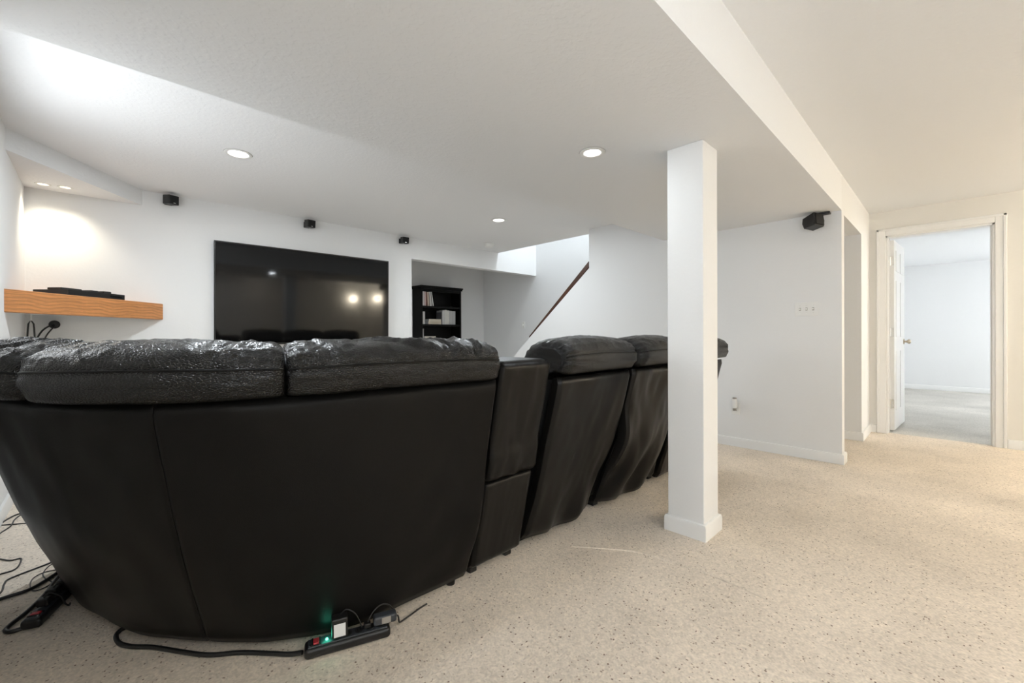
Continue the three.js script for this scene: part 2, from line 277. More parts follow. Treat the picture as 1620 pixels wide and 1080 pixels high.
// door opening: casing, jamb, leaf with hinges and knob
{
  const w = 0.072, c = (z0, z1, y0, y1) => [bx(XR - 0.012, XR, y0, y1, z0, z1, 0.004), bx(XR - 0.019, XR - 0.010, y0, y1, z0 + (z0 < DZ0 - 0.01 && z1 < 0 ? 0.004 : 0), z1, 0.003)];
  struct('trim_2', [bx(XR - 0.014, XR, 0, DH + w, DZ0 - w, DZ0, 0.004), bx(XR - 0.02, XR - 0.008, 0, DH + w, DZ0 - w, DZ0 - w + 0.022, 0.004),
    bx(XR - 0.014, XR, 0, DH + w, DZ1, DZ1 + w, 0.004), bx(XR - 0.02, XR - 0.008, 0, DH + w, DZ1 + w - 0.022, DZ1 + w, 0.004),
    bx(XR - 0.014, XR, DH, DH + w, DZ0, DZ1, 0.004), bx(XR - 0.02, XR - 0.008, DH + w - 0.022, DH + w, DZ0 - w, DZ1 + w, 0.004),
    bx(XR - 0.002, XR + T + 0.002, 0, DH, DZ0, DZ0 + 0.016), bx(XR - 0.002, XR + T + 0.002, 0, DH, DZ1 - 0.016, DZ1), bx(XR - 0.002, XR + T + 0.002, DH - 0.016, DH, DZ0, DZ1),
    bx(XR + 0.06, XR + 0.072, 0, DH - 0.016, DZ0 + 0.016, DZ0 + 0.026), bx(XR + 0.06, XR + 0.072, 0, DH - 0.016, DZ1 - 0.026, DZ1 - 0.016)], M.trim);
  const leaf = new THREE.Group(); leaf.name = 'door_1'; leaf.userData.kind = 'structure'; leaf.position.set(XR + T + 0.006, 0, DZ0 + 0.022); leaf.rotation.y = -0.055; scene.add(leaf);
  const panels = []; mesh('door_leaf', [bx(0.004, 0.714, 0.02, 2.02, 0, 0.035, 0.002)], M.trim, leaf);
  for (const [x0, x1, y0, y1] of [[0.1, 0.33, 0.22, 0.85], [0.39, 0.62, 0.22, 0.85], [0.1, 0.33, 1.0, 1.6], [0.39, 0.62, 1.0, 1.6], [0.1, 0.33, 1.7, 1.92], [0.39, 0.62, 1.7, 1.92]]) mesh('door_panel', bx(x0, x1, y0, y1, 0.034, 0.04, 0.004), M.trim, leaf);
  for (const y of [0.30, 1.05, 1.80]) mesh('hinge', [bx(-0.002, 0.004, y - 0.045, y + 0.045, 0.002, 0.032), cyl(0.006, 0.006, 0.092, [-0.004, y, 0.003])], M.chrome, leaf);
  const knob = new THREE.LatheGeometry([[0, 0.062], [0.017, 0.060], [0.026, 0.048], [0.024, 0.036], [0.012, 0.026], [0.010, 0.008], [0.030, 0.006], [0.031, 0]].map((p) => new THREE.Vector2(...p)), 24);
  knob.rotateX(Math.PI / 2); knob.translate(0.655, 0.945, 0.035); mesh('door_knob', knob, M.brass, leaf);
  struct('door_2', [bx(8.2, 9.0, 0, 2.03, -0.64, -0.615, 0.003), bx(8.12, 8.2, 0, 2.1, -0.64, -0.622, 0.003), bx(9.0, 9.08, 0, 2.1, -0.64, -0.622, 0.003), bx(8.2, 9.0, 2.03, 2.1, -0.64, -0.622, 0.003)], M.trim);
}
// stair flight (behind the cut wall)
{
  const st = []; for (let i = 0; i < 13; i++) st.push(bx(XS + 0.115, XG - 0.005, 0, 0.195 * (i + 1), -4.36 + 0.235 * i - 0.02, -4.36 + 0.235 * (i + 1)));
  const s = struct('stairs', st.slice(0, 9), M.carpet); s.name = 'floor_stairs';
}
// dark wooden cap on the sloping wall
{
  const o = thing('stair_rail', 'thin dark brown wooden rail running down the sloping top of the stair wall', 'handrail', [0, 0, 0]);
  const a = [-3.045, 1.925], b = [-4.05, 1.012], len = Math.hypot(b[0] - a[0], b[1] - a[1]), g = new RoundedBoxGeometry(0.055, 0.06, len, 2, 0.01);
  const ang = Math.atan2(b[1] - a[1], b[0] - a[0]);
  g.translate(0, -0.03, 0); g.rotateX(-(Math.atan2(a[1] - b[1], a[0] - b[0]))); g.translate(XS + 0.034, (a[1] + b[1]) / 2, (a[0] + b[0]) / 2); mesh('rail_bar', boxUV(g), M.rail, o);
  for (const k of [0.2, 0.8]) mesh('rail_bracket', bx(XS + 0.03, XS + 0.06, b[1] + (a[1] - b[1]) * k - 0.105, b[1] + (a[1] - b[1]) * k - 0.05, b[0] + (a[0] - b[0]) * k - 0.015, b[0] + (a[0] - b[0]) * k + 0.015, 0.003), M.rail, o);
}

// ---------------------------------------------------------------- lamps
function rectLight(color, intensity, w, h, pos, target) { const l = new THREE.RectAreaLight(color, intensity, w, h); l.position.set(...pos); l.lookAt(...target); scene.add(l); return l; }
function downlight(x, z, y, r, label, I, color, mat, group) {
  const o = thing('ceiling_light', label, 'ceiling light', [x, y, z], 0, group);
  const ring = new THREE.LatheGeometry([[r - 0.006, 0.03], [r - 0.006, -0.001], [r, -0.006], [r + 0.016, -0.005], [r + 0.02, 0], [r + 0.004, 0.0005]].map((p) => new THREE.Vector2(...p)), 40); mesh('trim_ring', ring, M.whitePlastic, o);
  const can = new THREE.LatheGeometry([[0, 0.085], [r - 0.003, 0.085], [r - 0.003, 0.0]].map((p) => new THREE.Vector2(...p)), 32); mesh('reflector', can, M.whitePlastic, o);
  const b = new THREE.LatheGeometry([[0, 0.006], [r * 0.45, 0.008], [r * 0.8, 0.022], [r * 0.86, 0.04], [r * 0.5, 0.07], [0, 0.078]].map((p) => new THREE.Vector2(...p)), 32); mesh('bulb', b, mat, o);
  rectLight(color, I, r * 1.5, r * 1.5, [x, y - 0.012, z], [x, 0, z]);
  return o;
}
downlight(down[0][0], down[0][1], HC, 0.066, 'round recessed ceiling light above the left of the screen, nearest the corner shelf', L_DOWN, NEUTRAL, M.bulb);
downlight(down[1][0], down[1][1], HC, 0.066, 'small round recessed ceiling light right of the screen, near the smoke detector', L_DOWN, NEUTRAL, M.bulb);
downlight(soffitDown[0], soffitDown[1], HS, 0.05, 'round recessed light in the lowered ceiling left of the white post', L_DOWN * 0.25, NEUTRAL, M.bulb);
downlight(soffitFill[0], soffitFill[1], HS, 0.05, 'added round recessed light above the curved sofa corner, out of view, for highlights', L_DOWN * 0.34, NEUTRAL, M.bulb);  // unseen lamp, added to bring out highlights on the cushion tops
rear.forEach(([x, z]) => downlight(x, z, HC, 0.066, 'added round recessed fill light behind the camera, unseen', L_REAR * (x < 2.5 ? 0.5 : 0.14), x < 1 ? NEUTRAL : WARM, x < 1 ? M.bulb : M.bulbWarm, 'added fill lights behind the camera'));  // unseen lamps added for fill, the warm ones tinting the right side
for (const [x, z, lab] of [[-0.30, -4.70, 'small eyeball spotlight over the corner shelf, the left of the pair'], [-0.185, -4.685, 'small eyeball spotlight over the corner shelf, the right of the pair']]) {
  const o = thing('spotlight', lab, 'spotlight', [x, 2.172, z]);
  mesh('trim_ring', new THREE.LatheGeometry([[0.028, 0.02], [0.028, 0], [0.032, -0.004], [0.043, -0.003], [0.045, 0]].map((p) => new THREE.Vector2(...p)), 32), M.whitePlastic, o);
  mesh('bulb', new THREE.LatheGeometry([[0, 0.004], [0.016, 0.006], [0.024, 0.014], [0.02, 0.03], [0, 0.036]].map((p) => new THREE.Vector2(...p)), 24), M.bulbWarm, o);
  const s = new THREE.SpotLight(new THREE.Color(1, 0.9, 0.72), L_SHELF, 4, 0.95, 0.75, 2); s.position.set(x, 2.16, z); s.target.position.set(x + 0.02, 1.2, z - 0.1); s.castShadow = true; s.shadow.radius = 2; scene.add(s, s.target);
}
for (const [x, y, lab] of [[4.70, 1.84, 'left'], [5.42, 1.88, 'right']]) {      // globes on the rear wall, seen mirrored in the screen
  const o = thing('wall_sconce', 'round glowing wall lamp mirrored in the dark screen, the ' + lab + ' one of the two', 'wall lamp', [x, y, ZR]);
  mesh('mount', [cyl(0.05, 0.05, 0.02, [0, 0, -0.011], 'z'), cyl(0.012, 0.012, 0.08, [0, 0, -0.05], 'z')], M.brass, o);
  const g = new THREE.SphereGeometry(0.06, 24, 16); g.translate(0, 0, -0.14); mesh('glass_globe', g, M.globe, o);
  const p = new THREE.PointLight(WARM, L_SCONCE, 0, 2); p.position.set(x, y, ZR - 0.14); p.castShadow = true; scene.add(p);
}
{
  const o = thing('stairwell_light', 'round flush ceiling lamp high above the stairs', 'ceiling light', [4.86, TOP, -3.2]);
  mesh('diffuser', new THREE.LatheGeometry([[0, -0.07], [0.1, -0.062], [0.15, -0.035], [0.16, 0]].map((p) => new THREE.Vector2(...p)), 32), M.bulb, o); mesh('rim', cyl(0.175, 0.175, 0.012, [0, -0.006, 0]), M.whitePlastic, o);
  rectLight(NEUTRAL, L_STAIR, 0.3, 0.3, [4.86, TOP - 0.09, -3.2], [4.86, 0, -3.2]);
}
{
  const o = thing('smoke_detector', 'small round white smoke detector on the ceiling before the stair opening', 'smoke detector', [3.88, HC, -4.46]);
  mesh('base', cyl(0.070, 0.074, 0.016, [0, -0.008, 0]), M.whitePlastic, o); mesh('cover', new THREE.LatheGeometry([[0, -0.056], [0.036, -0.055], [0.058, -0.044], [0.066, -0.016]].map((p) => new THREE.Vector2(...p)), 32), M.whitePlastic, o);
}

// ---------------------------------------------------------------- the sectional sofa, seen from behind
// curves in plan as (x, depth) with depth = -z : rim of the back (y = 0.865) and its foot
const RIM = [[1.112, 1.225], [0.97, 1.245], [0.82, 1.258], [0.56, 1.278], [0.385, 1.305], [0.22, 1.352], [0.09, 1.425], [-0.02, 1.525], [-0.117, 1.66], [-0.20, 1.83], [-0.265, 2.02], [-0.31, 2.25], [-0.33, 2.5]];
const FOOT = [[1.105, 1.425], [0.97, 1.428], [0.83, 1.432], [0.64, 1.452], [0.50, 1.505], [0.37, 1.60], [0.255, 1.715], [0.145, 1.85], [0.046, 2.015], [-0.02, 2.19], [-0.07, 2.38], [-0.105, 2.58], [-0.13, 2.80]];
const curve = (a) => new THREE.CatmullRomCurve3(a.map(([x, d]) => V(x, 0, -d)), false, 'centripetal');
const rimC = curve(RIM), footC = curve(FOOT);
const SOFA_H = 0.865;
function station(rim, foot, t) {                         // t along the control points (uniform), so that rim and foot stay paired
  const R = rim.getPoint(t), F = foot.getPoint(t), a = rim.getPoint(Math.max(0, t - 0.01)), b = rim.getPoint(Math.min(1, t + 0.01)), T0 = b.sub(a).normalize();
  const inward = V(-T0.z, 0, T0.x); return { R, F, inward };
}
function backPanel(rim, foot, t0, t1, n, y0, y1, o = {}) {   // closed slab with a rounded edge all round
  const th = o.th || 0.05, rings = [], m = 26, sag = o.sag || 0, seed = o.seed || 0;
  for (let i = 0; i <= n; i++) {
    const s = i / n, t = t0 + (t1 - t0) * s, { R, F, inward } = station(rim, foot, t), edge = Math.min(s, 1 - s) * (o.len || 1), er = (s < 0.5 ? o.e0 : o.e1) || 0.018, rnd = 0.9 * er * (1 - Math.sqrt(Math.max(0, 1 - Math.pow(1 - Math.min(1, edge / er), 2))));
    const ring = [], yb = y0 + (o.hem ? o.hem(s) : 0);
    const put = (y, w) => { const q = (y - 0.0) / (o.H || SOFA_H), p = F.clone().lerp(R, q); p.y = y;
      const bow = -(o.bow || 0) * Math.sin(Math.PI * Math.min(1, Math.max(0, q))) , nz = o.wr ? o.wr * (perlin.noise((s + (o.off || 0)) * 4 + seed, y * 3, seed * 1.7) + 0.5 * perlin.noise((s + (o.off || 0)) * 9 + seed, y * 7, 3.1)) : 0, fold = o.fold ? o.fold(s, y) : 0;
      if (o.side) p.x += o.side(s, y); return p.addScaledVector(inward, w + bow + nz + fold); };
    for (let j = 0; j <= m; j++) { const q = j / m, y = yb + (y1 - yb) * q, e = Math.min(q, 1 - q) * (y1 - yb), r2 = 0.012 * (1 - Math.sqrt(Math.max(0, 1 - Math.pow(1 - Math.min(1, e / 0.014), 2)))); ring.push(put(y, rnd + r2)); }
    for (const q of [1, 0.75, 0.5, 0.25, 0]) ring.push(put(yb + 0.006 + (y1 - yb - 0.012) * q, th));
    rings.push(ring);
  }
  return loft(rings);
}
const SEC = [[0.03, 0.862], [0.0, 0.866], [-0.03, 0.876], [-0.046, 0.902], [-0.049, 0.930], [-0.043, 0.949], [-0.041, 0.963], [-0.026, 0.984], [0.008, 1.001], [0.06, 1.013], [0.125, 1.015], [0.19, 1.003], [0.24, 0.968], [0.27, 0.91], [0.268, 0.84], [0.22, 0.79], [0.15, 0.80], [0.09, 0.84]];
const SEAM_AT = 5 / SEC.length;
const secCurve = new THREE.CatmullRomCurve3(SEC.map(([w, y]) => V(w, y, 0)), true, 'centripetal');
const NSEC = 88, secPts = Array.from({ length: NSEC }, (_, j) => secCurve.getPoint(j / NSEC));
function cushion(rim, t0, t1, n, o) {                    // returns {body, seam}
  const L = o.len, rings = [], seam = [], cw = 0.11, cy = 0.915, seed = o.seed, re0 = o.re0 || 0.07, re1 = o.re1 || 0.07, dy = o.dy || 0, ws = o.ws || 1;
  const cap = (d, re, lo) => d >= re ? 1 : lo + (1 - lo) * Math.sqrt(Math.max(0, 1 - Math.pow(1 - d / re, 2)));
  for (let i = 0; i <= n; i++) {
    const q = i / n, s = (1 - Math.cos(Math.PI * q)) / 2 * 0.75 + q * 0.25, d0 = s * L, d1 = (1 - s) * L, k = cap(d0, re0, o.lo0 || 0.55) * cap(d1, re1, o.lo1 || 0.55), near = Math.min(d0, d1);
    const { R, inward } = station(rim, rim, t0 + (t1 - t0) * s), along = V(inward.z, 0, -inward.x), ring = [];
    const crown = (o.crown || 0.012) * Math.sin(Math.PI * s), pucker = Math.exp(-near / 0.10) ;
    for (let j = 0; j < NSEC; j++) {
      const p = secPts[j], top = smooth(0.945, 0.99, p.y) * smooth(0.3, 0.22, p.x), dx = (p.x - cw) * ws, yy = p.y - cy;
      const a = Math.atan2(yy, p.x - cw), low = perlin.noise(s * L * 7 + seed * 5.3, a * 1.5, seed), mid = perlin.noise(s * L * 19 + seed * 2.1, a * 2.2 + 9, seed + 4), rip = perlin.noise(s * L * 60 + seed, a * 3.2, seed + 11);
      const ridge = 1 - Math.abs(perlin.noise(s * L * 11 + a * 1.3 + seed * 3.3, a * 2.4 - s * 3, seed + 7)) * 2;
      let r = 1 + (0.03 * low + 0.032 * mid * top + 0.012 * rip * top + 0.065 * top * Math.max(0, ridge - 0.55)) * (o.wr || 1);
      for (const [s0, sl, wd, dp] of o.folds || []) { const u = (s - s0 - sl * (a - 1.57)) / wd; r += top * dp * (Math.exp(-u * u) - 0.6 * Math.exp(-(u - 1.8) * (u - 1.8))); }
      r += pucker * 0.05 * (perlin.noise(a * 7 + seed, 2.2, near * 6) ) * (o.pk || 1);
      const kk = k * r, pos = R.clone().addScaledVector(inward, cw + dx * kk); pos.y = cy + yy * kk + crown * smooth(0.9, 1.01, p.y) + dy; ring.push(pos);
    }
    rings.push(ring);
    const js = Math.round(SEAM_AT * NSEC); if (near > 0.006) seam.push(ring[js].clone().addScaledVector(inward, 0.001));
  }
  return { body: loft(rings), seam: new THREE.TubeGeometry(new THREE.CatmullRomCurve3(seam, false, 'centripetal'), 120, 0.0038, 6) };
}
function addCushion(parent, rim, t0, t1, n, o) { const c = cushion(rim, t0, t1, n, o); const b = mesh('head_cushion', c.body, M.leather, parent); mesh('piping', c.seam, M.piping, b); return b; }
{
  const o = thing('sectional_corner', 'curved corner section of the black leather sofa with a broad smooth back, nearest the camera', 'sofa');
  const nPts = RIM.length - 1, tSeam = 6 / nPts;
  mesh('back_panel', backPanel(rimC, footC, 0, tSeam - 0.0004, 140, 0.025, SOFA_H, { len: 1.3, e1: 0.004, bow: 0.018, wr: 0.010, seed: 1.3, fold: (s, y) => -0.02 * smooth(0.16, 0.0, s) * smooth(0.55, 0.35, y) * smooth(0.05, 0.3, y) }), M.back, o);
  mesh('back_panel', backPanel(rimC, footC, tSeam + 0.0004, 1, 140, 0.025, SOFA_H, { len: 1.3, e0: 0.004, bow: 0.018, wr: 0.010, seed: 1.3, off: 1 }), M.back, o);
  mesh('back_frame', backPanel(rimC, footC, 0.012, 0.99, 60, 0.06, 0.845, { len: 2.4, th: 0.24, fold: () => 0.045 }), M.under, o);
  mesh('gap_filler', backPanel(rimC, rimC, 0.03, 0.99, 60, 0.83, 0.985, { len: 2.2, th: 0.16, fold: () => 0.045 }), M.under, o);  // dark filler added behind the cushions so the gaps between them stay dark
  mesh('base_frame', backPanel(footC, footC, 0.015, 1, 60, 0.012, 0.12, { len: 2.4, th: 0.4, fold: () => 0.05, H: 0.12 }), M.under, o);
  const g1 = 4.06 / nPts, g2 = 8.25 / nPts;
  addCushion(o, rimC, 0.004, g1 - 0.001, 130, { len: 0.72, seed: 2.7, re0: 0.05, lo0: 0.72, re1: 0.03, lo1: 0.86, wr: 1.4, crown: 0.01, folds: [[0.10, 0.05, 0.018, 0.06], [0.22, 0.10, 0.022, 0.07], [0.42, -0.12, 0.02, 0.05], [0.62, -0.14, 0.026, 0.07], [0.86, -0.05, 0.02, 0.05]] });
  addCushion(o, rimC, g1 + 0.001, g2 - 0.006, 130, { len: 0.66, seed: 5.2, re0: 0.03, lo0: 0.84, re1: 0.07, lo1: 0.7, crown: 0.014, wr: 1.0, folds: [[0.12, 0.06, 0.02, 0.05], [0.55, 0.1, 0.03, 0.03], [0.88, 0.08, 0.02, 0.05]] });
  addCushion(o, rimC, g2 + 0.008, 1, 130, { len: 0.85, seed: 8.4, re0: 0.08, lo0: 0.68, crown: 0.016, wr: 1.9, folds: [[0.10, 0.10, 0.014, 0.06], [0.17, 0.12, 0.014, 0.06], [0.24, 0.14, 0.016, 0.05], [0.34, 0.14, 0.016, 0.05]] });
  // seats and their fronts, on the far side
  const seat = (x0, x1, d0, d1, rot, px, pz) => { const g = bx(x0, x1, 0.28, 0.47, -d1, -d0, 0.07); return g; };
  mesh('seat_cushion', bx(0.44, 1.10, 0.27, 0.47, -2.25, -1.66, 0.07), M.leather, o);
  mesh('seat_front', bx(0.46, 1.09, 0.05, 0.27, -2.22, -1.70, 0.03), M.under, o);
  const cs = plan([[0.43, -1.75], [0.43, -2.25], [0.72, -2.27], [0.60, -2.42], [0.25, -2.38], [0.23, -2.05]], 0.27, 0.46, [], 0.03); mesh('seat_cushion', cs, M.leather, o);
  mesh('seat_cushion', bx(0.16, 0.72, 0.27, 0.47, -2.98, -2.44, 0.07), M.leather, o);
  mesh('seat_front', bx(0.2, 0.70, 0.05, 0.27, -2.95, -2.40, 0.03), M.under, o);
  for (const [x, z] of [[1.05, -1.46], [0.36, -1.72], [0.06, -2.2]]) mesh('foot', cyl(0.022, 0.018, 0.035, [x, 0.0175, z]), M.plastic, o);
}
// straight sections: a rim curve and a foot curve along x
function straight(x0, x1, dr, df) { return [curve([[x0, dr], [x0 + (x1 - x0) / 3, dr], [x0 + 2 * (x1 - x0) / 3, dr], [x1, dr]]), curve([[x0, df], [x0 + (x1 - x0) / 3, df], [x0 + 2 * (x1 - x0) / 3, df], [x1, df]])]; }
{
  const o = thing('sectional_console', 'narrow upright console section of the black sofa, between the curved corner and the recliners', 'sofa');
  const [r, f] = straight(1.425, 1.135, 1.215, 1.425);
  mesh('back_panel', backPanel(r, f, 0, 1, 40, 0.435, 0.925, { len: 0.29, wr: 0.006, seed: 2.2, H: 0.925, th: 0.09, bow: 0.0, fold: (s, y) => -0.012 * smooth(0.58, 0.53, y) * (1 + 0.8 * perlin.noise(s * 5, y * 9, 1)) }), M.backGloss, o);
  mesh('lower_panel', backPanel(r, f, 0.0, 0.985, 40, 0.036, 0.425, { len: 0.29, wr: 0.003, seed: 3.2, H: 0.925, th: 0.08, fold: () => 0.006 }), M.backGloss, o);
  const [r2, f2] = straight(1.415, 1.145, 1.245, 1.455);
  mesh('back_frame', backPanel(r2, f2, 0, 1, 8, 0.05, 0.90, { len: 0.27, H: 0.925, th: 0.3, fold: () => 0.02 }), M.under, o);
  mesh('top_pad', bx(1.14, 1.42, 0.86, 0.935, -1.52, -1.232, 0.022), M.backGloss, o);
  mesh('console_box', bx(1.14, 1.42, 0.05, 0.56, -2.2, -1.78, 0.02), M.leather, o);
  for (const x of [1.17, 1.38]) mesh('foot', bx(x - 0.02, x + 0.02, 0, 0.052, -1.50, -1.455, 0.006), M.plastic, o);
}
function recliner(x0, x1, label, seed, o2) {
  const o = thing('sectional_recliner', label, 'sofa', [0, 0, 0], 0);
  const H = 0.848, [r, f] = straight(x1, x0, 1.2, 1.435), len = x1 - x0;
  mesh('back_panel', backPanel(r, f, 0.0, 1, 60, 0.04, H, Object.assign({ len, wr: 0.008, seed, H, th: 0.05, bow: 0.01 }, o2)), M.backGloss, o);
  const [r2, f2] = straight(x1 - 0.012, x0 + 0.012, 1.26, 1.50);
  mesh('back_frame', backPanel(r2, f2, 0, 1, 8, 0.06, H - 0.01, { len, H, th: 0.24, fold: () => 0.02 }), M.under, o);
  addCushion(o, curve([[x1, 1.2], [x1 - len / 3, 1.2], [x0 + len / 3, 1.2], [x0, 1.2]]), -0.0, 1.0, 130, { len, seed: seed + 3, re0: 0.055, re1: 0.055, lo0: 0.66, lo1: 0.66, dy: -0.004, crown: 0.022, wr: 0.7, pk: 2.2 });
  mesh('seat_cushion', bx(x0 + 0.02, x1 - 0.02, 0.26, 0.47, -2.15, -1.60, 0.07), M.leather, o);
  mesh('footrest', bx(x0 + 0.02, x1 - 0.02, 0.06, 0.40, -2.24, -2.15, 0.03), M.leather, o);
  mesh('base_frame', bx(x0 + 0.03, x1 - 0.03, 0.02, 0.26, -2.14, -1.52, 0.01), M.under, o);
  for (const x of [x0 + 0.06, x1 - 0.06]) mesh('foot', bx(x - 0.025, x + 0.025, 0, 0.03, -1.56, -1.51, 0.004), M.plastic, o);
  return o;
}
recliner(1.47, 2.065, 'black leather reclining sofa seat next to the console, with a brownish sheen', 1.7, { hem: (s) => 0.012 * Math.sin(s * 9) + 0.03 * smooth(0.15, 0, s), side: (s, y) => -0.055 * smooth(0.5, 0, s) * Math.exp(-Math.pow((y - 0.24) / 0.2, 2)), fold: (s, y) => 0.02 * smooth(0.3, 0.0, y) * Math.sin(s * 14) + 0.05 * smooth(0.12, 0, s) * smooth(0.45, 0.1, y) });
recliner(2.105, 2.74, 'black leather reclining sofa seat just left of the white post, back cover sagging loose', 6.9, { hem: (s) => 0.02 * Math.sin(s * 7 + 1), side: (s, y) => -0.03 * smooth(0.5, 1, s) * smooth(0.4, 0.05, y), wr: 0.016, fold: (s, y) => -0.045 * Math.sin(Math.PI * smooth(0.7, 0.08, y)) * smooth(0.0, 0.5, s) + 0.022 * Math.sin((s * 2.2 + y) * 6) * smooth(0.6, 0.2, y) });
recliner(2.78, 3.40, 'black leather reclining sofa seat at the far end, mostly hidden by the white post', 9.3, {});

// ---------------------------------------------------------------- television
{
  const o = thing('television', 'very large black flat television mounted on the white wall', 'television', [1.6515, 1.446, ZB]);
  const tilt = new THREE.Euler(0.017, -0.036, 0);
  const w = 1.753, h = 0.99, z = 0.05;
  mesh('bracket', [bx(-0.25, 0.25, -0.2, 0.2, 0.001, 0.02, 0.004), bx(-0.06, 0.06, -0.06, 0.06, 0.02, 0.05, 0.004)], M.plastic, o);
  const cs = mesh('case', bx(-w / 2, w / 2, -h / 2, h / 2, z - 0.022, z - 0.002, 0.006), M.bezel, o);
  const b = 0.011, bz = mesh('bezel', [bx(-w / 2, w / 2, h / 2 - b, h / 2, z - 0.004, z + 0.004, 0.002), bx(-w / 2, w / 2, -h / 2, -h / 2 + b * 1.6, z - 0.004, z + 0.004, 0.002), bx(-w / 2, -w / 2 + b, -h / 2 + b, h / 2 - b, z - 0.004, z + 0.004, 0.002), bx(w / 2 - b, w / 2, -h / 2 + b, h / 2 - b, z - 0.004, z + 0.004, 0.002)], M.bezel, o);
  const sc = mesh('screen', bx(-w / 2 + b * 0.8, w / 2 - b * 0.8, -h / 2 + b, h / 2 - b, z - 0.003, z + 0.001), M.screen, o);
  for (const q of [cs, bz, sc]) { q.rotation.copy(tilt); q.position.z = 0.024; }
}
// small speakers under the ceiling
function wallSpeaker(x, y, label, turn) {
  const o = thing('wall_speaker', label, 'speaker', [x, y, ZB], 0, undefined);
  mesh('bracket', [bx(-0.028, 0.028, -0.03, 0.03, 0, 0.008, 0.002), cyl(0.008, 0.008, 0.035, [0, 0, 0.022], 'z')], M.plastic, o);
  const c = mesh('cabinet', bx(-0.043, 0.043, -0.04, 0.04, -0.04, 0.04, 0.006), M.plastic, o); c.position.set(0.012, 0.002, 0.075); c.rotation.set(0.1, turn, 0);
  const g = mesh('grille', bx(-0.037, 0.037, -0.033, 0.034, 0.038, 0.045, 0.004), M.under, c);
  mesh('badge', bx(-0.009, 0.009, -0.029, -0.025, 0.045, 0.0465), M.chrome, c);
}
wallSpeaker(0.443, 2.238, 'small black cube speaker high on the wall, beside the corner shelf', 0.5);
wallSpeaker(1.615, 2.236, 'small black cube speaker high on the wall, centred above the television', 0.15);
wallSpeaker(2.755, 2.232, 'small black cube speaker high on the wall, past the right end of the television', -0.1);
{
  const o = thing('rear_speaker', 'black speaker on a tilting bracket in the ceiling corner of the switch wall', 'speaker', [XS, 2.016, -0.72]);
  mesh('bracket', [bx(-0.06, 0, -0.018, -0.001, -0.03, 0.05, 0.005), cyl(0.014, 0.014, 0.05, [-0.04, -0.035, -0.02]), bx(-0.07, -0.03, -0.065, -0.03, -0.04, 0.005, 0.006)], M.plastic, o);
  const s = extr([[-0.05, -0.052], [0.045, -0.045], [0.058, 0.0], [0.05, 0.045], [-0.05, 0.055], [-0.058, 0.0]], 0.085, 0.008); s.translate(0, 0, -0.042);
  const c = mesh('cabinet', boxUV(s), M.plastic, o); c.position.set(-0.09, -0.078, -0.055); c.rotation.set(0.25, 1.0, -0.42);
  mesh('grille', bx(-0.062, -0.055, -0.046, 0.046, -0.038, 0.038, 0.003), M.under, c);
}
// ---------------------------------------------------------------- corner shelf and what is on it
{
  const o = thing('corner_shelf', 'floating corner shelf with a thick oak front edge under the spotlights', 'shelf');
  const A = [XL, -3.905], B = [0.405, ZB], dx = B[0] - A[0], dz = B[1] - A[1], L = Math.hypot(dx, dz), ang = Math.atan2(-dz, dx);
  const f = bx(0, L, 1.185, 1.325, -0.045, 0, 0.006); f.rotateY(ang); f.translate(A[0], 0, A[1]); 
  const fx = bx(0, L, 1.185, 1.325, -0.045, 0, 0.006); const front = mesh('front_edge', fx, M.oak, o); front.position.set(A[0], 0, A[1]); front.rotation.y = ang;
  const n = [-Math.sin(ang) * -1, 0]; const off = 0.05, nx = -Math.sin(ang) , nz = -Math.cos(ang);
  mesh('top_board', plan([[XL, A[1] + nz * 0.0 - 0.06], [B[0] - 0.05, ZB], [XL, ZB]], 1.300, 1.322), M.oak, o);
  mesh('underside', plan([[XL, A[1] - 0.06], [B[0] - 0.05, ZB], [XL, ZB]], 1.205, 1.300), M.trim, o);
}
{
  const ang = Math.atan2(0.73, 0.683), o = thing('media_receiver', 'flat black receiver box on the oak corner shelf', 'receiver', [-0.16, 1.325, -4.37], ang);
  mesh('case', bx(0, 0.45, 0.006, 0.05, -0.25, -0.006, 0.003), M.plastic, o); mesh('front_panel', bx(0, 0.45, 0.006, 0.05, -0.006, 0.0, 0.002), M.bezel, o); mesh('display_window', bx(0.32, 0.42, 0.02, 0.036, 0, 0.001), M.screen, o);
  for (const [x, z] of [[0.03, -0.03], [0.42, -0.03], [0.03, -0.22], [0.42, -0.22]]) mesh('foot', cyl(0.012, 0.012, 0.006, [x, 0.003, z]), M.under, o);
  const at = (u, w) => [-0.16 + Math.cos(ang) * u - Math.sin(ang) * w, 1.375, -4.37 - Math.sin(ang) * u - Math.cos(ang) * w];
  const items = [['set_top_box', 'flat black set-top box on the receiver, the widest of the three', 'media box', 0.0, 0.05, 0.15, 0.10, 0.014], ['remote_control', 'black remote control lying in the middle of the receiver top', 'remote control', 0.20, 0.03, 0.055, 0.14, 0.014], ['streaming_box', 'tiny black streaming box at the right end of the receiver top', 'media box', 0.30, 0.03, 0.065, 0.065, 0.016]];
  for (const [n, lab, cat, u, w, sx, sz, h] of items) { const p = thing(n, lab, cat, at(u, w), ang); mesh('case', bx(0, sx, 0, h, -sz, 0, 0.004), M.plastic, p); if (n === 'remote_control') for (let k = 0; k < 4; k++) mesh('button', cyl(0.006, 0.006, 0.003, [0.027, h + 0.0005, -0.03 - 0.025 * k]), M.plasticGrey, p); else mesh('lid', bx(0.004, sx - 0.004, h - 0.001, h + 0.001, -sz + 0.004, -0.004), M.bezel, p); }
}
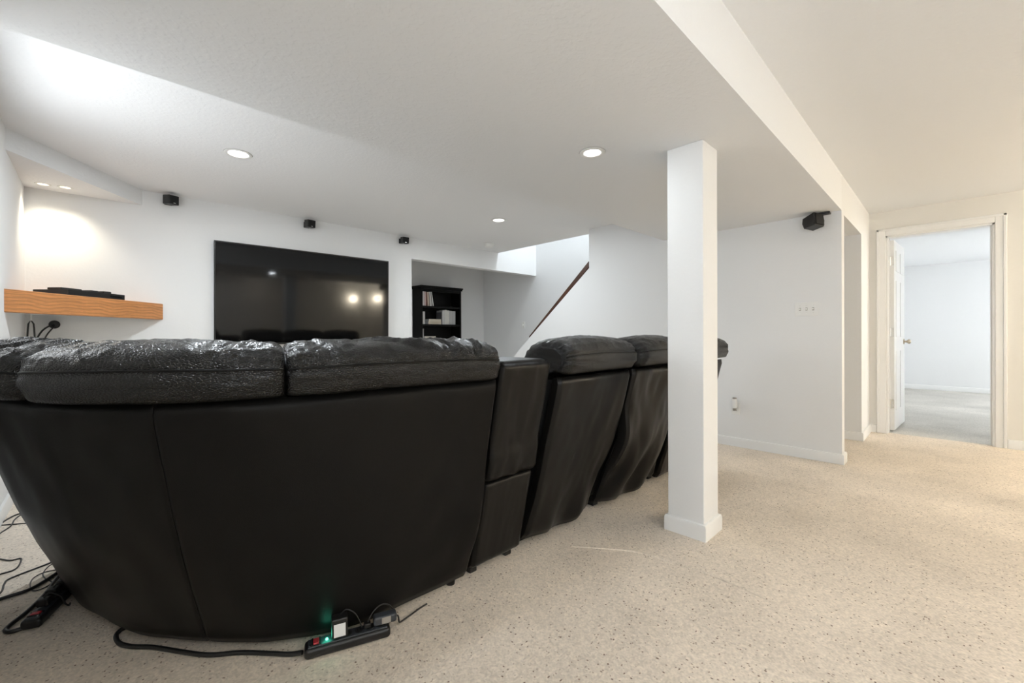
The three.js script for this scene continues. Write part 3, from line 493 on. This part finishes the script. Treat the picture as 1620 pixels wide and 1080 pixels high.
{ // plug and cables below the shelf
  const o = thing('wall_plug', 'black round plug with two cables in the wall under the corner shelf', 'plug', [-0.255, 1.132, ZB]);
  mesh('plug_body', [cyl(0.028, 0.024, 0.04, [0, 0, 0.03], 'z'), cyl(0.032, 0.032, 0.008, [0, 0, 0.004], 'z')], M.plastic, o);
  const c = (pts, n, r) => mesh('cable', tube(pts, r, 50), M.plastic, o);
  c([[0, 0, 0.045], [-0.02, -0.01, 0.075], [-0.06, -0.05, 0.075], [-0.10, -0.16, 0.05], [-0.11, -0.4, 0.03], [-0.10, -0.9, 0.03], [-0.09, -1.125, 0.08]], 0, 0.006); c([[0, -0.005, 0.045], [0.0, -0.02, 0.08], [-0.035, -0.08, 0.08], [-0.07, -0.2, 0.06], [-0.08, -0.5, 0.04], [-0.06, -1.0, 0.03], [-0.05, -1.125, 0.06]], 0, 0.005);
  const k = thing('hanging_cable', 'black cable looped down from a pale clip under the corner shelf', 'cable', [-0.366, 1.2, -4.72]);
  mesh('clip', bx(-0.006, 0.006, -0.045, 0.005, -0.006, 0.006, 0.003), M.whitePlastic, k); mesh('cable_loop', tube([[-0.018, -1.19, 0.02], [-0.02, -0.5, 0.0], [-0.016, -0.14, 0], [-0.004, -0.04, 0], [0.008, -0.045, 0], [0.018, -0.14, 0], [0.022, -0.5, 0.0], [0.025, -1.19, 0.03]], 0.005, 70), M.plastic, k);
}
// ---------------------------------------------------------------- bookcase in the alcove
{
  const x0 = 3.738, x1 = 4.548, zf = -5.97, zb = -6.235, o = thing('bookcase', 'tall black wooden bookcase standing in the alcove behind the screen wall', 'bookcase');
  for (const x of [x0, x1 - 0.03]) mesh('side_panel', bx(x, x + 0.03, 0, 1.81, zb, zf, 0.003), M.blackWood, o);
  mesh('back_board', bx(x0 + 0.03, x1 - 0.03, 0.05, 1.8, zb, zb + 0.008), M.blackWood, o);
  mesh('crown', [bx(x0 - 0.012, x1 + 0.012, 1.80, 1.825, zb, zf + 0.018, 0.004), bx(x0 - 0.022, x1 + 0.022, 1.822, 1.85, zb, zf + 0.03, 0.006), bx(x0 + 0.03, x1 - 0.03, 1.755, 1.80, zf - 0.022, zf - 0.002, 0.003)], M.blackWood, o);
  for (const y of [1.519, 1.218, 0.937, 0.64, 0.34, 0.1]) mesh('shelf', bx(x0 + 0.03, x1 - 0.03, y - 0.032, y, zb + 0.008, zf - 0.004, 0.003), M.blackWood, o);
  mesh('plinth', bx(x0 + 0.03, x1 - 0.03, 0, 0.068, zf - 0.03, zf - 0.006, 0.003), M.blackWood, o);
  const zs = zf - 0.02;
  function book(x, y, w, h, d, col, label, lean = 0, flat = false, group) {
    const b = thing('book', label, 'book', [x + w / 2, y, zs], 0, group); b.rotation.z = lean; b.position.y += Math.sin(lean) * w / 2;
    const mat = M.paper(...col), c = 0.0022;
    if (flat) { mesh('cover', [bx(-w / 2, w / 2, 0, c, -d, 0), bx(-w / 2, w / 2, h - c, h, -d, 0), bx(-w / 2, w / 2, c, h - c, -0.003, 0)], mat, b); mesh('pages', bx(-w / 2 + 0.003, w / 2 - 0.003, c, h - c, -d + 0.004, -0.003), M.label, b); }
    else { mesh('cover', [bx(-w / 2, -w / 2 + c, 0, h, -d, 0), bx(w / 2 - c, w / 2, 0, h, -d, 0), bx(-w / 2 + c, w / 2 - c, 0, h, -0.003, 0)], mat, b); mesh('pages', bx(-w / 2 + c, w / 2 - c, 0.003, h - 0.003, -d + 0.004, -0.003), M.label, b); }
  }
  const y1 = 1.519, y2 = 1.218, y3 = 0.937;
  book(3.772, y1, 0.036, 0.235, 0.17, [0.62, 0.58, 0.57], 'pale thick book at the left end of the top bookcase shelf');
  book(3.810, y1, 0.032, 0.232, 0.17, [0.60, 0.46, 0.44], 'pinkish book second from the left on the top bookcase shelf');
  book(3.846, y1, 0.022, 0.222, 0.16, [0.16, 0.06, 0.045], 'dark reddish-brown book among pale books on the top bookcase shelf', 0.03);
  book(3.874, y1, 0.034, 0.226, 0.17, [0.60, 0.50, 0.42], 'cream book right of the reddish-brown one on the top bookcase shelf', 0.05);
  book(3.922, y1, 0.03, 0.232, 0.17, [0.66, 0.64, 0.62], 'white book leaning slightly, second from the right on the top bookcase shelf', 0.09);
  book(3.978, y1, 0.016, 0.236, 0.17, [0.68, 0.67, 0.65], 'thin white book leaning most, at the right of the top bookcase row', 0.17);
  book(3.774, y2, 0.046, 0.205, 0.16, [0.62, 0.61, 0.59], 'single white book upright at the left end of the middle shelf');
  book(3.885, y2, 0.255, 0.046, 0.18, [0.60, 0.53, 0.42], 'cream book lying flat, lower of the two on the middle shelf', 0, true);
  book(3.90, y2 + 0.046, 0.235, 0.04, 0.17, [0.66, 0.60, 0.50], 'cream book lying flat, upper of the two on the middle shelf', 0, true);
  book(4.147, y2, 0.012, 0.205, 0.16, [0.10, 0.10, 0.11], 'thin dark grey book upright left of the white row on the middle shelf');
  book(4.161, y2, 0.05, 0.238, 0.17, [0.56, 0.56, 0.55], 'light book first from the left of the white row on the middle shelf');
  book(4.213, y2, 0.040, 0.250, 0.17, [0.68, 0.67, 0.63], 'tall white book second in the white row on the middle shelf');
  book(4.256, y2, 0.046, 0.240, 0.17, [0.66, 0.65, 0.61], 'white book third in the white row on the middle shelf');
  book(4.306, y2, 0.062, 0.232, 0.17, [0.48, 0.48, 0.48], 'light grey thick book fourth in the white row on the middle shelf');
  book(4.371, y2, 0.062, 0.230, 0.17, [0.44, 0.44, 0.45], 'light grey thick book at the right end of the white row on the middle shelf');
  book(3.774, y3, 0.022, 0.205, 0.16, [0.45, 0.44, 0.43], 'thin grey book upright at the left of the lowest visible bookcase shelf');
  book(3.822, y3, 0.30, 0.018, 0.18, [0.62, 0.60, 0.56], 'wide thin white book at the bottom of the lowest visible stack', 0, true);
  book(3.818, y3 + 0.018, 0.225, 0.032, 0.17, [0.58, 0.52, 0.42], 'cream book in the middle of the lowest visible stack', 0, true);
  book(3.812, y3 + 0.05, 0.215, 0.032, 0.17, [0.66, 0.62, 0.54], 'cream book on top of the lowest visible stack', 0, true);
}
// ---------------------------------------------------------------- switches and outlets
{
  const o = thing('light_switch', 'white triple light switch plate on the wall right of the post', 'light switch', [XS, 1.244, -0.838], -Math.PI / 2);
  mesh('plate', bx(-0.083, 0.083, -0.057, 0.057, 0, 0.006, 0.003), M.whitePlastic, o);
  for (const x of [-0.046, 0, 0.046]) { mesh('toggle', [bx(x - 0.005, x + 0.005, -0.006, 0.008, 0.006, 0.016, 0.002)], M.whitePlastic, o); mesh('toggle_slot', bx(x - 0.007, x + 0.007, -0.012, 0.012, 0.005, 0.0068), M.greyLabel, o); for (const y of [-0.03, 0.03]) mesh('screw', cyl(0.003, 0.003, 0.002, [x, y, 0.0065], 'z', 10), M.chrome, o); }
  const q = thing('light_switch', 'lone white switch plate on the grey stairwell wall', 'light switch', [XG, 1.207, -5.175], -Math.PI / 2);
  mesh('plate', bx(-0.036, 0.036, -0.057, 0.057, 0, 0.006, 0.003), M.whitePlastic, q); mesh('toggle', bx(-0.005, 0.005, -0.006, 0.010, 0.006, 0.018, 0.002), M.whitePlastic, q);
  const p = thing('wall_outlet', 'white outlet plate low on the switch wall, right of the post', 'outlet', [XS, 0.352, -1.388], -Math.PI / 2);
  mesh('plate', bx(-0.036, 0.036, -0.057, 0.057, 0, 0.006, 0.003), M.whitePlastic, p);
  mesh('socket', bx(-0.017, 0.017, -0.038, -0.006, 0.005, 0.008, 0.003), M.whitePlastic, p); mesh('socket_slot', [bx(-0.008, -0.006, -0.026, -0.014, 0.0075, 0.0085), bx(0.006, 0.008, -0.026, -0.014, 0.0075, 0.0085)], M.dark, p);
  const n = thing('plug_in_freshener', 'small white plug-in air freshener sitting in the low wall outlet', 'air freshener', [XS - 0.008, 0.385, -1.388], -Math.PI / 2);
  mesh('body', new THREE.LatheGeometry([[0, -0.03], [0.018, -0.028], [0.023, -0.01], [0.022, 0.03], [0.018, 0.055], [0.014, 0.06], [0, 0.06]].map((v) => new THREE.Vector2(...v)), 24).translate(0, 0, 0.03), M.whitePlastic, n);
  mesh('vent_cap', cyl(0.016, 0.018, 0.012, [0, 0.064, 0.03]), M.greyLabel, n); mesh('bottle', cyl(0.014, 0.014, 0.022, [0, -0.04, 0.03]), M.greyLabel, n); mesh('plug_base', bx(-0.015, 0.015, -0.02, 0.03, 0, 0.012, 0.003), M.whitePlastic, n);
}
// ---------------------------------------------------------------- power strips and cords on the carpet
function powerStrip(label, pos, turn, L, lit, tilt = 0) {
  const o = thing('power_strip', label, 'power strip', pos, turn); o.rotation.x = tilt;
  const Wd = 0.058, h = 0.034; mesh('body', new RoundedBoxGeometry(L, h, Wd, 4, 0.012).translate(0, h / 2 + 0.002, 0), M.plastic, o);
  mesh('top_plate', new RoundedBoxGeometry(L - 0.02, 0.006, Wd - 0.016, 2, 0.0028).translate(0, h + 0.002, 0), M.plasticGrey, o);
  const sw = mesh('power_switch', [bx(-L / 2 + 0.026, -L / 2 + 0.044, h + 0.003, h + 0.010, -0.013, 0.013, 0.002)], M.red, o);
  mesh('switch_frame', [bx(-L / 2 + 0.022, -L / 2 + 0.026, h + 0.002, h + 0.008, -0.018, 0.018), bx(-L / 2 + 0.044, -L / 2 + 0.048, h + 0.002, h + 0.008, -0.018, 0.018)], M.plastic, o);
  mesh('screw', cyl(0.003, 0.003, 0.003, [-L / 2 + 0.017, h + 0.005, 0.013], 'y', 10), M.chrome, o);
  if (lit) { const g = new THREE.SphereGeometry(0.0042, 12, 8); g.translate(-L / 2 + 0.067, h + 0.007, 0.004); mesh('indicator_light', g, M.led, o); }
  for (let k = 0; k < 5; k++) { const x = -L / 2 + 0.098 + k * (L - 0.13) / 4; mesh('socket', cyl(0.014, 0.014, 0.003, [x, h + 0.0055, 0], 'y', 20), M.plastic, o); mesh('socket_slot', [bx(x - 0.006, x - 0.004, h + 0.0065, h + 0.0075, -0.006, 0.004), bx(x + 0.004, x + 0.006, h + 0.0065, h + 0.0075, -0.006, 0.004)], M.dark, o); }
  return o;
}
const stripTurn = -0.345;
powerStrip('black power strip with a lit green light on the carpet behind the sofa corner', [0.597, 0, -1.412], stripTurn, 0.268, true);
{
  const at = (u, w, y) => [0.597 + Math.cos(stripTurn) * u + Math.sin(stripTurn) * w, y, -1.412 - Math.sin(stripTurn) * u + Math.cos(stripTurn) * w];
  const led = new THREE.PointLight(new THREE.Color(0.1, 1, 0.62), 0.004, 0.6, 2); led.position.set(...at(-0.067, 0.004, 0.050)); led.castShadow = true; scene.add(led);
  const ad = thing('power_adapter', 'black cube power adapter with a blank white label, standing on the lit power strip', 'power adapter', at(-0.028, 0.002, 0.0425), stripTurn);
  mesh('case', new RoundedBoxGeometry(0.05, 0.062, 0.040, 3, 0.005).translate(0, 0.031, -0.004), M.plastic, ad);
  mesh('label', bx(-0.018, 0.018, 0.004, 0.046, 0.0155, 0.0168), M.label, ad);
  mesh('cord', tube([[0.0, 0.058, -0.01], [0.02, 0.072, -0.01], [0.045, 0.06, -0.004], [0.062, 0.03, 0.0], [0.07, 0.006, 0.0]], 0.0022, 40), M.plastic, ad);
  const a2 = thing('power_adapter', 'flat grey-banded plug adapter at the right end of the lit power strip', 'power adapter', at(0.118, 0.0, 0.0425), stripTurn);
  mesh('case', new RoundedBoxGeometry(0.078, 0.030, 0.034, 3, 0.008).translate(0, 0.016, 0.0), M.plasticGrey, a2);
  mesh('label', bx(-0.012, 0.018, 0.006, 0.027, 0.0165, 0.0176), M.greyLabel, a2);
  mesh('cord', tube([[0.038, 0.012, 0], [0.046, 0.004, -0.008], [0.052, -0.026, -0.02], [0.06, -0.037, -0.034], [0.10, -0.039, -0.06], [0.14, -0.039, -0.085], [0.17, -0.039, -0.1]], 0.003, 50), M.plastic, a2);
  const c3 = thing('electric_cable', 'thin black cable arching over the lit power strip to its right end', 'cord', at(0.06, 0, 0.0425), stripTurn);
  mesh('cable', tube([[0, 0.010, 0], [0.006, 0.024, -0.002], [0.025, 0.043, -0.012], [0.05, 0.05, -0.022], [0.075, 0.04, -0.026], [0.095, 0.012, -0.03]], 0.0024, 50), M.plastic, c3); mesh('plug', new RoundedBoxGeometry(0.022, 0.016, 0.022, 2, 0.004).translate(0, 0.008, 0), M.plastic, c3);
}
function cord(name, label, pts, r, mat = M.plastic) { const m = mesh(name, tube(pts, r, 140), mat); return tag(m, label, 'cord'); }
cord('electric_cable', 'thick black cord running along the foot of the sofa corner to the lit strip', [[0.466, 0.016, -1.460], [0.44, 0.010, -1.487], [0.398, 0.008, -1.535], [0.325, 0.008, -1.612], [0.249, 0.008, -1.672], [0.192, 0.008, -1.745], [0.120, 0.008, -1.846], [0.067, 0.008, -1.904], [0.040, 0.009, -1.955], [0.038, 0.016, -2.0], [0.06, 0.022, -2.01], [0.11, 0.018, -1.99]], 0.0072);
const leftTurn = Math.atan2(0.21, 0.078);
powerStrip('dusty black power strip crowded with plugs at the far left of the sofa', [-0.143, 0.0, -2.372], leftTurn, 0.225, false);
{
  const turn = leftTurn, base = [-0.143, 0.0425, -2.372], at = (u) => [base[0] + Math.cos(turn) * u, base[1], base[2] - Math.sin(turn) * u];
  const labs = ['black plug nearest the red switch on the crowded left power strip', 'large black plug in the middle of the crowded left power strip', 'black plug with a pale cable at the sofa end of the left power strip'];
  [[-0.03, 0.03, 0.028], [0.03, 0.042, 0.034], [0.095, 0.036, 0.032]].forEach(([u, s, h], k) => { const p = thing('power_plug', labs[k], 'plug', at(u), turn);
    mesh('plug_body', new RoundedBoxGeometry(s, h, 0.034, 3, 0.006).translate(0, h / 2, 0), M.plastic, p); mesh('cable', tube([[0, h, 0], [0.004, h + 0.012, 0.012], [0.012, h - 0.01, 0.04], [0.02, -0.02, 0.052], [0.035, -0.034, 0.056], [0.055, -0.0365, 0.05]], 0.003, 40), k === 2 ? M.label : M.plastic, p); });
}
cord('electric_cable', 'thick black cord looping from the left power strip out across the carpet', [[-0.175, 0.018, -2.272], [-0.186, 0.012, -2.285], [-0.206, 0.008, -2.288], [-0.228, 0.008, -2.289], [-0.243, 0.008, -2.313], [-0.236, 0.008, -2.342], [-0.202, 0.008, -2.410], [-0.168, 0.008, -2.507], [-0.140, 0.008, -2.635], [-0.118, 0.008, -2.72]], 0.0072);
cord('extension_cord', 'straight black cord crossing the carpet from the sofa to the left edge', [[-0.39, 0.007, -2.56], [-0.287, 0.007, -2.606], [-0.210, 0.007, -2.622], [-0.130, 0.007, -2.735], [-0.084, 0.007, -2.816]], 0.0066);
cord('speaker_wire', 'thin black wire bending once on the carpet above the straight cord', [[-0.40, 0.004, -2.60], [-0.30, 0.004, -2.66], [-0.292, 0.004, -2.763], [-0.286, 0.004, -2.80], [-0.180, 0.004, -2.863], [-0.12, 0.004, -2.90]], 0.0034);
cord('speaker_wire', 'thin wire loop on the carpet at the left edge of the picture', [[-0.40, 0.004, -3.15], [-0.339, 0.004, -3.084], [-0.299, 0.004, -3.029], [-0.272, 0.004, -3.026], [-0.266, 0.004, -2.986], [-0.279, 0.004, -2.898], [-0.317, 0.004, -2.887], [-0.40, 0.004, -2.87]], 0.0032);
cord('speaker_wire', 'very thin wire tangled beside the crowded left power strip', [[-0.12, 0.003, -2.76], [-0.18, 0.003, -2.776], [-0.208, 0.003, -2.746], [-0.212, 0.003, -2.66], [-0.196, 0.004, -2.60], [-0.180, 0.003, -2.60], [-0.150, 0.003, -2.632], [-0.172, 0.003, -2.700], [-0.183, 0.003, -2.765], [-0.168, 0.003, -2.84], [-0.12, 0.003, -2.90]], 0.0022);
cord('speaker_wire', 'black wire running along the left wall far behind the sofa', [[-0.401, 0.004, -3.655], [-0.380, 0.004, -3.73], [-0.350, 0.004, -3.785], [-0.305, 0.004, -3.80], [-0.22, 0.004, -3.83]], 0.0042);
cord('speaker_wire', 'thin wire curving off the wires by the left wall, farthest back', [[-0.398, 0.003, -3.42], [-0.383, 0.003, -3.490], [-0.356, 0.003, -3.577], [-0.350, 0.003, -3.70], [-0.33, 0.003, -3.765], [-0.25, 0.003, -3.78]], 0.0035);
cord('speaker_wire', 'slack thin wire lying across the carpet just behind the sofa, left side', [[-0.401, 0.003, -3.64], [-0.325, 0.003, -3.592], [-0.264, 0.003, -3.560], [-0.18, 0.003, -3.58]], 0.003);

renderer.render(scene, camera);
